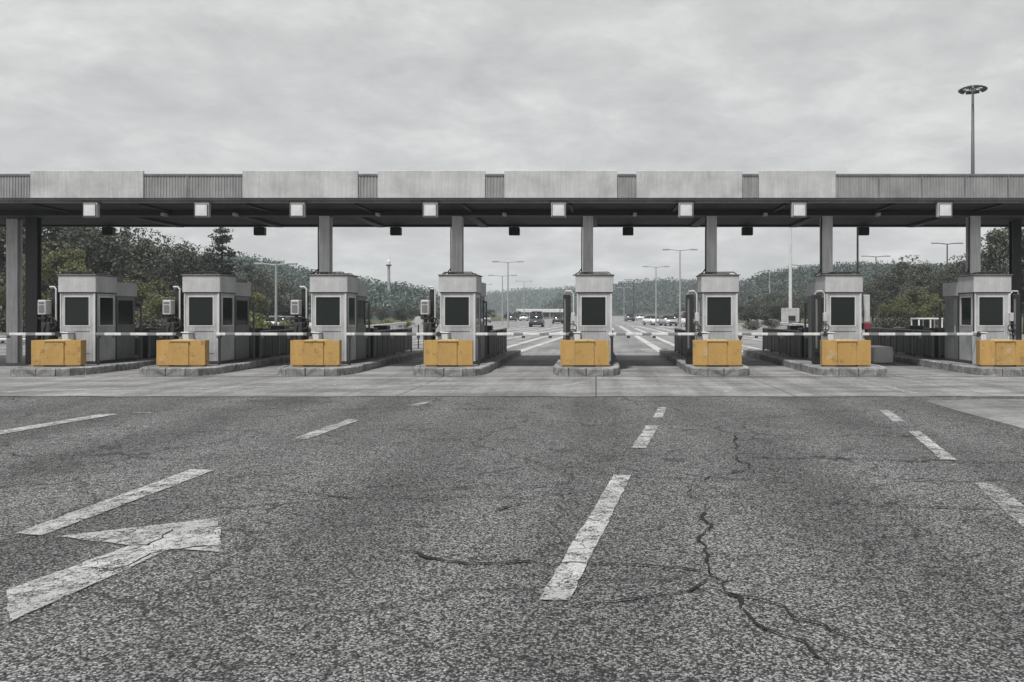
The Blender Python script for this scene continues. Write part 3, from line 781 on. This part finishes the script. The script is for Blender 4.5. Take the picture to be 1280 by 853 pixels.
# guard rails along the motorway
def guard(p0, p1, label):
    t = thing('guardrail', (0,0,0), label, 'guardrail'); a, b = Vector((*p0,0)), Vector((*p1,0)); L = (b-a).length; dd = (b-a)/L; nv = Vector((-dd.y,dd.x,0))
    r = MB()
    for z in (.48,.66): r.tube([a+Vector((0,0,z)), b+Vector((0,0,z))], .07, 6)
    r.add([a+Vector((0,0,.45)),b+Vector((0,0,.45)),b+Vector((0,0,.70)),a+Vector((0,0,.70))], [(0,1,2,3)])
    r.build('beam', M['white'], t)
    q = MB(); n = int(L/4)
    for k in range(n+1):
        p = a+dd*(L*k/n)+nv*.1; q.box(p.x-.05,p.x+.05,p.y-.05,p.y+.05,0,.66)
    q.build('posts', M['pole'], t)
guard((gx(335,42),42),(-25,115),'white guardrail along the left edge of the motorway')
guard((gx(1150,44),44),(25,128),'pale guardrail along the right edge of the motorway')
guard((-40,39.5),(gx(318,42),42),'pale guardrail crossing behind the two leftmost booths')

# small service shelter between the right-hand booths
d = 52.
t = thing('bus_shelter', (gx(1163,d),d,0), 'small white framed shelter before trees left of the rightmost booth', 'shelter')
f = MB()
for x in (-.75,.0,.75):
    for y in (0,1.2): f.box(x-.04,x+.04,y-.04,y+.04,0,1.42)
f.box(-.8,.8,-.06,1.26,1.421,1.5); f.build('frame', M['white'], t)
MB().box(-.7,.7,1.17,1.19,.3,1.4).build('glazing', M['carglass'], t)
m = MB(); m.box(-.7,.7,.75,1.1,.42,.47); m.build('bench', M['dgrey'], t)

# far low building with long white roof edge, straight down the motorway
d = 330.
t = thing('service_building', (gx(680,d),d,0), 'long low far building with white flat roof beyond the motorway', 'building')
MB().cbox(-11,8.5,-4,10,gz(390.8,d),gz(386.6,d),.1).build('roof', M['white'], t)
MB().box(-9.5,7.5,2,9.5,0,gz(390.8,d)-.01).build('wall', M['dgrey'], t)
for k in range(5): MB().box(-10+k*4.2-.2,-10+k*4.2+.2,-3.2,-2.8,0,gz(390.8,d)-.01).build('column', M['white'], t)
d = 300.
t = thing('far_hall', (gx(880,d),d,0), 'far pale hall with grey roof beyond the motorway right of centre', 'building')
MB().box(-9,9,0,8,0,2.6).build('wall', M['offwhite'], t); MB().prism_y([(-9.4,2.6),(9.4,2.6),(8.5,3.8),(-8.5,3.8)],-.4,8.4).build('roof', M['dgrey'], t)
for k in range(6): MB().box(-7.6+k*2.8,-6.2+k*2.8,-.03,-.001,.9,1.9).build('window', M['carglass'], t)

# ------------------------------------------------------------------ vehicles far down the road
def car(px, d, paint, label, rz=0., van=False, sc=1.):
    t = thing('parked_car' if not van else 'van', (gx(px,d),d,.004), label, 'van' if van else 'car', 'vehicles on the motorway', rz, (sc,)*3)
    hw = .88
    def loft(secs):                                      # (y, z0, z1, halfwidth, top halfwidth)
        mb = MB(); n = len(secs)
        for (y,z0,z1,w,wt) in secs:
            mb.v += [(-w,y,z0),(w,y,z0),(w*1.01,y,(z0+z1)*.5),(wt,y,z1),(-wt,y,z1),(-w*1.01,y,(z0+z1)*.5)]
        for i in range(n-1):
            for k in range(6): mb.f.append((i*6+k,i*6+(k+1)%6,(i+1)*6+(k+1)%6,(i+1)*6+k))
        mb.f.append((0,1,2,3,4,5)[::-1]); mb.f.append(tuple((n-1)*6+k for k in range(6)))
        return mb
    zb = .95 if not van else 1.1; zt = 1.5 if not van else 2.0
    loft([(-2.1,.35,.72,hw*.92,hw*.85),(-1.95,.25,.84,hw,hw*.9),(-.9,.24,zb,hw,hw*.93),(1.2,.24,zb+.02,hw,hw*.93),(1.95,.25,zb-.02,hw,hw*.9),(2.1,.38,zb-.2,hw*.93,hw*.84)]).build('body', M[paint], t, True)
    loft([(-.95,zb-.05,zb,hw*.9,hw*.86),(-.3,zb-.05,zt-.07,hw*.9,hw*.74),(.2,zb-.05,zt-.02,hw*.9,hw*.73),(1.2,zb-.05,zt-.04,hw*.9,hw*.72),(1.85 if van else 1.75,zb-.05,zb+(.6 if van else .05),hw*.88,hw*.8)]).build('glasshouse', M['carglass'], t, True)
    r = MB(); r.prism([(-hw*.7,-.32),(hw*.7,-.32),(hw*.7,1.28),(-hw*.7,1.28)], zt-.05, zt+.012); r.build('roof', M[paint], t)
    for s in (-1,1):
        for y in (-1.3,1.3):
            w = MB().cyl((s*.78,y,.32),(1,0,0),.32,.22,18).build('wheel', M['tyre'], t)
            MB().cyl((s*.893,y,.32),(1,0,0),.19,.02,14).build('rim', M['carsilver'], w)
        MB().cbox(s*.62-.18,s*.62+.18,-2.09,-2.02,.58,.74,.02).build('headlight', M['lamp'], t)
    MB().box(-.45,.45,-2.125,-2.1,.40,.55).build('bumper_grille', M['black'], t)
car(671,104,'cardark','dark van driving towards the booths right of the fourth booth',0,True)
car(697,135,'cardark','small dark car beside the booth seen straight on',.1)
car(816,118,'carwhite','white car angled on the motorway right of the straight-on booth',.35)
car(835,112,'carsilver','silver car beside the white car on the motorway',.2)
car(861,104,'carwhite','white van left of the third booth from the right',.15,True)

for px, d, paint, lab, rz in [(607,150,'carsilver','silver car right of the fourth booth, far away',.2),(640,170,'cardark','dark car under the pale street lamp pair',.1),(655,180,'carwhite','white car left of the dark van, farther away',0),
        (787,170,'cardark','dark car right of the booth seen straight on, far away',.1),(800,190,'carwhite','tiny white car far down the motorway left of the angled white car',0),(846,140,'cardark','dark car left of the white van',.2),
        (378,75,'carsilver','silver car left of the third booth behind the guardrail',1.2),(355,80,'carwhite','white car behind the guardrail by the left street lamp',1.3)]:
    car(px, d, paint, lab, rz)
# ------------------------------------------------------------------ trees
def leaf_quads(mb, c, rad, n, size, rg, flat=.8, shell=.35):
    for _ in range(n):
        while True:
            p = Vector((rg.uniform(-1,1),rg.uniform(-1,1),rg.uniform(-1,1)))
            if shell < p.length < 1: break
        p = Vector((p.x*rad,p.y*rad,p.z*rad*flat)) + c
        a = Vector((rg.gauss(0,1),rg.gauss(0,1),rg.gauss(0,.7))).normalized(); b = a.orthogonal().normalized()
        b = (Matrix.Rotation(rg.uniform(0,6.28),3,a) @ b); e = a.cross(b); s = size*rg.uniform(.55,1.25)
        o = len(mb.v)
        mb.v += [tuple(p-b*s), tuple(p+e*s*.5-b*s*.1), tuple(p+b*s), tuple(p-e*s*.5)]
        mb.f.append((o,o+1,o+2,o+3))
def broadleaf(seed, leaf, lobes=20, per=330, wide=.34):
    """10 m tree: returns (trunk mesh, crown mesh)"""
    rg = random.Random(seed); cr = MB(); tr = MB()
    path = [(0,0,-.3)]; x = y = 0
    for k in range(1,7): x += rg.uniform(-.18,.18); y += rg.uniform(-.18,.18); path.append((x,y,k*1.25))
    tr.tube(path, [.24,.20,.17,.14,.11,.08,.04], 8)
    for k in range(lobes):
        u = rg.random(); z = 2.0 + 6.9*u**.85
        env = math.sin(math.pi*min(1,max(0,(z-1.0)/9.3)))**.7
        an = rg.uniform(0,6.28) ; rr = 10*wide*env*rg.uniform(.25,.95)
        c = Vector((rr*math.cos(an), rr*math.sin(an), z)); rad = rg.uniform(.75,1.45)*(.7+.5*env)
        if z > 8: rad *= .75
        leaf_quads(cr, c, rad, int(per*rad*1.5), .135, rg)
        base = Vector(path[min(6,max(1,int(z/1.6)))]); mid = base.lerp(c,.5)+Vector((0,0,-.15))
        tr.tube([base,mid,c], [.07,.045,.015], 5, False)
    for _ in range(lobes*18):                      # stray sprays break up the outline
        z = rg.uniform(1.8,9.9); env = math.sin(math.pi*min(1,max(0,(z-.9)/9.4)))**.7; an = rg.uniform(0,6.28); rr = 10*wide*env*rg.uniform(.7,1.22)
        leaf_quads(cr, Vector((rr*math.cos(an),rr*math.sin(an),z)), .22, 3, .15, rg, 1, 0)
    return tr.mesh('trunk', M['bark']), cr.mesh('crown', leaf)
def pine(seed, leaf):
    rg = random.Random(seed); cr = MB(); tr = MB()
    tr.tube([(0,0,-.3),(.1,0,4),(.05,.05,7),(0,0,10)], [.2,.15,.09,.02], 8)
    z = 4.2
    while z < 9.9:
        r = 2.9*(1-((z-2.6)/7.6)**1.3)+.12
        for k in range(rg.randint(3,5)):
            an = rg.uniform(0,6.28); L = r*rg.uniform(.45,1.15); d = Vector((math.cos(an),math.sin(an),rg.uniform(.0,.45)))
            tip = Vector((0,0,z))+d*L
            tr.tube([(0,0,z),tip], [.05,.015], 4, False)
            for q in range(6):
                p = Vector((0,0,z)).lerp(tip, .3+.14*q)+Vector((rg.gauss(0,.12),rg.gauss(0,.12),rg.gauss(0,.1))); leaf_quads(cr, p, .34, 9, .15, rg, .6, 0)
        z += rg.uniform(.4,.65)
    leaf_quads(cr, Vector((0,0,9.8)), .25, 40, .12, rg, 1.6, 0)
    return tr.mesh('trunk', M['bark']), cr.mesh('crown', leaf)
def bush(seed, leaf):
    rg = random.Random(seed); cr = MB(); tr = MB()
    for k in range(12):
        c = Vector((rg.uniform(-1.5,1.5),rg.uniform(-.9,.9),rg.uniform(.5,1.7))); leaf_quads(cr, c, rg.uniform(.5,.85), 170, .11, rg)
        tr.tube([(c.x*.3,c.y*.3,-.1),c], [.04,.012], 5, False)
    return tr.mesh('stem', M['bark']), cr.mesh('crown', leaf)
LIB = {'dark': [broadleaf(s, M['leafdark']) for s in (1,2,3,4)],
       'olive': [broadleaf(s, M['leafolive'], 18, 330, .36) for s in (11,12)],
       'pine': [pine(21, M['leafpine']), pine(22, M['leafpine'])],
       'bush': [bush(s, M['leafdark']) for s in (31,32)], 'brightbush': [bush(33, M['leafbright'])]}
cnt = {}
def plant(kind, px, top, d, label, group, wf=1.):
    k = cnt[kind] = cnt.get(kind,-1)+1; lib = LIB[kind][k % len(LIB[kind])]
    h = gz(top,d); s = h/(10. if 'bush' not in kind else 2.3)
    name = {'dark':'leafy_tree','olive':'leafy_tree','pine':'pine_tree'}.get(kind,'shrub')
    t = thing(name, (gx(px,d),d,-.05), label, 'tree' if 'bush' not in kind else 'shrub', group, rnd.uniform(0,6.28), (s*wf,s*wf,s))
    link('trunk' if 'bush' not in kind else 'stem', lib[0], t); link('crown', lib[1], t)
GL, GR, GM, GB = 'trees behind the left booths', 'trees behind the right booths', 'far trees along the motorway', 'shrubs along the verge'
for kind, px, top, d, lab, wf in [
    ('dark',-28,262,62,'dark leafy tree left of the canopy end columns at the frame edge',1.1),
    ('dark',8,258,74,'dark leafy tree behind the pale end column of the canopy',1.1),
    ('dark',52,252,66,'tall dark leafy tree right behind the dark end column',1.05),
    ('dark',88,262,80,'dark leafy tree above the leftmost booth, behind its left half',1.05),
    ('dark',118,268,70,'dark leafy tree above the right half of the leftmost booth',1.05),
    ('dark',150,276,84,'dark leafy tree just right of the leftmost booth',1.05),
    ('dark',184,286,76,'dark pointed leafy tree midway between the two leftmost booths',1.),
    ('dark',214,294,88,'dark leafy tree left of the second booth with rounded top',1.),
    ('dark',244,306,80,'dark leafy tree rising directly over the second booth',1.),
    ('pine',278,283,78,'sparse pine tree against the sky above the second booth',1.15),
    ('dark',303,324,92,'dark leafy tree right of the pine beside the second booth',1.1),
    ('dark',330,338,104,'dark leafy tree beside the left street lamp',1.2),
    ('dark',362,352,110,'low dark leafy tree between left street lamp and third booth',1.2),
    ('olive',72,300,56,'olive green tree behind the dark end column, in front of taller trees',.9),
    ('olive',176,338,54,'olive green tree between the two leftmost booths, in front of dark trees',1.15),
    ('olive',205,362,52,'small olive tree just left of the second booth',1.2),
    ('olive',305,352,66,'olive tree just right of the second booth',1.1),
    ('olive',14,345,52,'small olive tree behind the pale end column',1.1)]:
    plant(kind, px, top, d, lab, GL, wf)
for kind, px, top, d, lab, wf in [
    ('dark',1092,346,112,'dark leafy tree just right of the second booth from right',1.1),
    ('dark',1112,336,100,'dark leafy tree under the far double street lamp',1.1),
    ('dark',1136,319,94,'tall rounded dark tree midway between the two rightmost booths',1.15),
    ('dark',1160,332,86,'dark leafy tree above the small white shelter',1.1),
    ('dark',1182,330,96,'dark leafy tree below the right double street lamp',1.1),
    ('dark',1203,318,82,'dark leafy tree rising over the left side of the rightmost booth',1.05),
    ('dark',1232,306,84,'dark leafy tree above the rightmost booth beside its column',1.05),
    ('dark',1252,286,72,'dark leafy tree left of the right end column',1.05),
    ('dark',1282,270,68,'tall dark leafy tree at the right frame edge',1.1),
    ('dark',1320,262,70,'dark leafy tree beyond the right frame edge',1.1),
    ('olive',1118,372,62,'low olive tree right of the second booth from right',1.25),
    ('olive',1146,358,66,'olive tree midway between the two rightmost booths, in front of dark trees',1.2),
    ('olive',1180,366,60,'olive tree just left of the rightmost booth',1.2)]:
    plant(kind, px, top, d, lab, GR, wf)
MIDL = ['left of the third booth','just right of the third booth','under the radio mast','midway between third and fourth booth','left of the fourth booth','closest left of the fourth booth',
        'right of the fourth booth','under the pair of pale street lamps','left of the far service building','right of the tall double street lamp','left of the third booth from right',
        'right of the third booth from right','left of the sign pole','behind the sign board','right of the sign pole','far left of the second booth from right']
for j, (px, top, d) in enumerate([(352,372,120),(452,376,130),(478,383,140),(503,378,135),(524,384,150),(540,386,140),(612,386,190),(634,389,210),(648,388,230),(868,378,170),(852,384,190),
                               (934,366,120),(956,372,130),(976,362,115),(1000,366,125),(1016,360,118)]):
    plant('dark', px, top, d, 'far dark tree ' + MIDL[j], GM, 1.5)
for kind, px, top, d, lab in [
    ('brightbush',322,388,62,'yellow green shrub right of the second booth'),('brightbush',332,397,58,'smaller yellow green shrub near the guardrail end'),
    ('brightbush',460,397,95,'yellow green shrub just right of the third booth'),('brightbush',482,396,100,'yellow green shrub under the radio mast'),('brightbush',505,398,98,'yellow green shrub midway between third and fourth booth'),
    ('bush',-10,392,48,'dark shrub at the left frame edge behind the barrier'),('bush',160,392,50,'dark shrub between the two leftmost booths, left one'),('bush',188,394,50,'dark shrub between the two leftmost booths, right one'),
    ('bush',210,393,49,'dark shrub touching the left side of the second booth'),('bush',130,394,49,'dark shrub just right of the leftmost booth'),('bush',310,396,60,'dark shrub behind the right side of the second booth'),
    ('bush',360,398,68,'dark shrub left of the third booth'),('bush',1100,394,62,'dark shrub right of the second booth from right'),('bush',1128,394,60,'dark shrub midway between the two rightmost booths'),
    ('bush',1190,394,58,'dark shrub left of the rightmost booth behind its railing'),('bush',1215,392,56,'dark shrub hidden half behind the rightmost booth'),
    ('bush',940,398,85,'dark shrub right of the third booth from right'),('bush',965,398,88,'dark shrub left of the sign board'),('bush',1012,398,84,'dark shrub left of the second booth from right'),('bush',60,393,47,'dark shrub behind the leftmost booth terminal')]:
    plant(kind, px, top, d, lab, GB, 1.25)

# ------------------------------------------------------------------ hills with far-off woods
def hill(name, ridge, d, depth, seed, dens, leaf=None, size=1.15, label=None):
    """ridge: list of (px, py) along the skyline as seen at distance d"""
    pts = [(gx(px,d), gz(py,d)) for px,py in ridge]
    def ht(x):
        if x <= pts[0][0]: return pts[0][1]
        for (a,ha),(b,hb) in zip(pts,pts[1:]):
            if x <= b: return ha + (hb-ha)*(x-a)/(b-a)
        return pts[-1][1]
    x0, x1 = pts[0][0], pts[-1][0]; nx, ny = 70, 22; mb = MB()
    def sf(x, v):
        k = math.sin(math.pi*.5*min(1,v*1.45)) if v < .69 else math.cos((v-.69)/.31*math.pi*.5)
        e = min(1,(x-x0)/(.06*(x1-x0))+.001,(x1-x)/(.06*(x1-x0))+.001)
        return max(-.5, ht(x)*.93*k*max(0,e)**.6 + 1.0*mnoise.noise((x*.02,v*4,seed))*k - .3)
    for j in range(ny+1):
        for i in range(nx+1):
            x = x0+(x1-x0)*i/nx; v = j/ny; y = d - depth*.62 + depth*v
            mb.v.append((x,y,sf(x,v)))
    for j in range(ny):
        for i in range(nx): a = j*(nx+1)+i; mb.f.append((a,a+1,a+nx+2,a+nx+1))
    struct(mb.build(name, M['hill'], None, True))
    rg = random.Random(seed); cr = MB()
    for _ in range(dens):
        x = rg.uniform(x0,x1); v = rg.uniform(.02,.80); z = sf(x,v)
        if z < .3: continue
        r = size*rg.uniform(1.0,2.0)
        leaf_quads(cr, Vector((x,d-depth*.62+depth*v,z+r*.5)), r, 48, size*.30, rg, 1.25, .3)
    o = stuff(cr.build('woodland', leaf or M['leafhill'])); tag(o, label, 'woodland')
hill('hill', [(-420,345),(-150,335),(100,330),(235,330),(290,326),(325,332),(360,341),(400,353),(440,360),(475,366),(510,370),(540,376),(575,388)], 260, 130, 1, 6200, size=1.5, label='grey green woodland covering the hill behind the left booths')
hill('hill', [(895,378),(915,366),(940,356),(970,348),(1000,343),(1040,338),(1080,336),(1130,338),(1200,340),(1280,342),(1420,336),(1620,344),(1800,360)], 330, 150, 2, 6000, size=1.8, label='teal green woodland covering the hill behind the right booths')
hill('hill', [(690,380),(735,372),(760,366),(785,363),(810,360),(840,359),(870,361),(905,360),(940,362)], 620, 240, 3, 1500, size=3.0, label='hazy blue green woodland on the far hill straight down the motorway')
hill('hill', [(540,384),(600,377),(640,373),(665,368),(690,370),(720,367),(745,372),(790,378)], 1050, 320, 4, 1200, size=4.5, label='pale blue woodland on the farthest hill right of the fourth booth')

# ------------------------------------------------------------------ air
t = bpy.data.materials.new('haze_air'); t.use_nodes = True; nt = t.node_tree; nt.nodes.clear()
o_ = nt.nodes.new('ShaderNodeOutputMaterial'); pv = nt.nodes.new('ShaderNodeVolumePrincipled')
pv.inputs['Color'].default_value = (.80,.86,.92,1); pv.inputs['Density'].default_value = .00045; pv.inputs['Anisotropy'].default_value = .2
nt.links.new(pv.outputs[0], o_.inputs['Volume'])
stuff(MB().box(-2600,2600,-80,3600,-1.2,60).build('haze', t))

# ------------------------------------------------------------------ sky, sun, camera
EL, AZ = R(63), R(202)       # sun high, behind the camera and to its left
w = bpy.data.worlds.new('World'); scene.world = w; w.use_nodes = True
n = w.node_tree.nodes; l = w.node_tree.links; bg = n['Background']; bg.inputs['Strength'].default_value = .1
sky = n.new('ShaderNodeTexSky'); sky.sky_type = 'NISHITA'; sky.sun_disc = False; sky.sun_elevation = EL; sky.sun_rotation = AZ
hs = n.new('ShaderNodeHueSaturation'); hs.inputs['Saturation'].default_value = .10; l.new(sky.outputs[0], hs.inputs['Color'])
tc = n.new('ShaderNodeTexCoord')
sep = n.new('ShaderNodeSeparateXYZ'); l.new(tc.outputs['Generated'], sep.inputs[0])
mx = n.new('ShaderNodeMath'); mx.operation = 'MAXIMUM'; mx.inputs[1].default_value = 0; l.new(sep.outputs['Z'], mx.inputs[0])
ad = n.new('ShaderNodeMath'); ad.operation = 'ADD'; ad.inputs[1].default_value = .22; l.new(mx.outputs[0], ad.inputs[0])
dv = n.new('ShaderNodeVectorMath'); dv.operation = 'DIVIDE'; l.new(tc.outputs['Generated'], dv.inputs[0])
cb = n.new('ShaderNodeCombineXYZ'); 
for k in range(3): l.new(ad.outputs[0], cb.inputs[k])
l.new(cb.outputs[0], dv.inputs[1])
def cn(sc, det, rough, dist):
    o = n.new('ShaderNodeTexNoise'); o.inputs['Scale'].default_value = sc; o.inputs['Detail'].default_value = det; o.inputs['Roughness'].default_value = rough; o.inputs['Distortion'].default_value = dist
    l.new(dv.outputs[0], o.inputs['Vector']); return o
c1 = cn(1.7, 9, .60, .25); c2 = cn(4.6, 10, .66, .3)
mm = n.new('ShaderNodeMath'); mm.operation = 'MULTIPLY_ADD'; mm.inputs[1].default_value = .42; l.new(c2.outputs['Fac'], mm.inputs[0])
m2 = n.new('ShaderNodeMath'); m2.operation = 'MULTIPLY'; m2.inputs[1].default_value = .58; l.new(c1.outputs['Fac'], m2.inputs[0]); l.new(m2.outputs[0], mm.inputs[2])
rp = n.new('ShaderNodeValToRGB'); cr = rp.color_ramp
cr.elements[0].position = .32; cr.elements[0].color = (.38,.38,.385,1); cr.elements[1].position = .68; cr.elements[1].color = (.72,.72,.715,1)
e = cr.elements.new(.5); e.color = (.52,.52,.52,1)
l.new(mm.outputs[0], rp.inputs[0])
sc_ = n.new('ShaderNodeVectorMath'); sc_.operation = 'SCALE'; sc_.inputs['Scale'].default_value = 9.5; l.new(rp.outputs[0], sc_.inputs[0])
mixn = n.new('ShaderNodeMix'); mixn.data_type = 'RGBA'; mixn.inputs[0].default_value = .88
l.new(hs.outputs[0], mixn.inputs[6]); l.new(sc_.outputs[0], mixn.inputs[7]); l.new(mixn.outputs[2], bg.inputs['Color'])

sl = bpy.data.lights.new('Sun', 'SUN'); sl.energy = 3.6; sl.angle = R(5); sl.color = (1,.985,.965)
so = bpy.data.objects.new('sun_light', sl); col.objects.link(so)
# direction towards the sun for sky sun_rotation AZ (measured from +Y towards +X)
sd = Vector((math.sin(AZ)*math.cos(EL), math.cos(AZ)*math.cos(EL), math.sin(EL)))
so.rotation_euler = sd.to_track_quat('Z','Y').to_euler()

cd = bpy.data.cameras.new('Camera'); cd.sensor_width = 36; cd.lens = F/1280*36
cd.shift_x = (640-CX)/1280; cd.shift_y = -(426.5-HY)/1280; cd.clip_start = .1; cd.clip_end = 6000
co = bpy.data.objects.new('camera', cd); col.objects.link(co); co.location = (0,0,HC); co.rotation_euler = (R(90),0,0)
scene.camera = co
vs = scene.view_settings; vs.view_transform = 'Standard'; vs.look = 'None'; vs.exposure = .34; vs.gamma = 1; vs.use_curve_mapping = False
scene.cycles.volume_bounces = 1
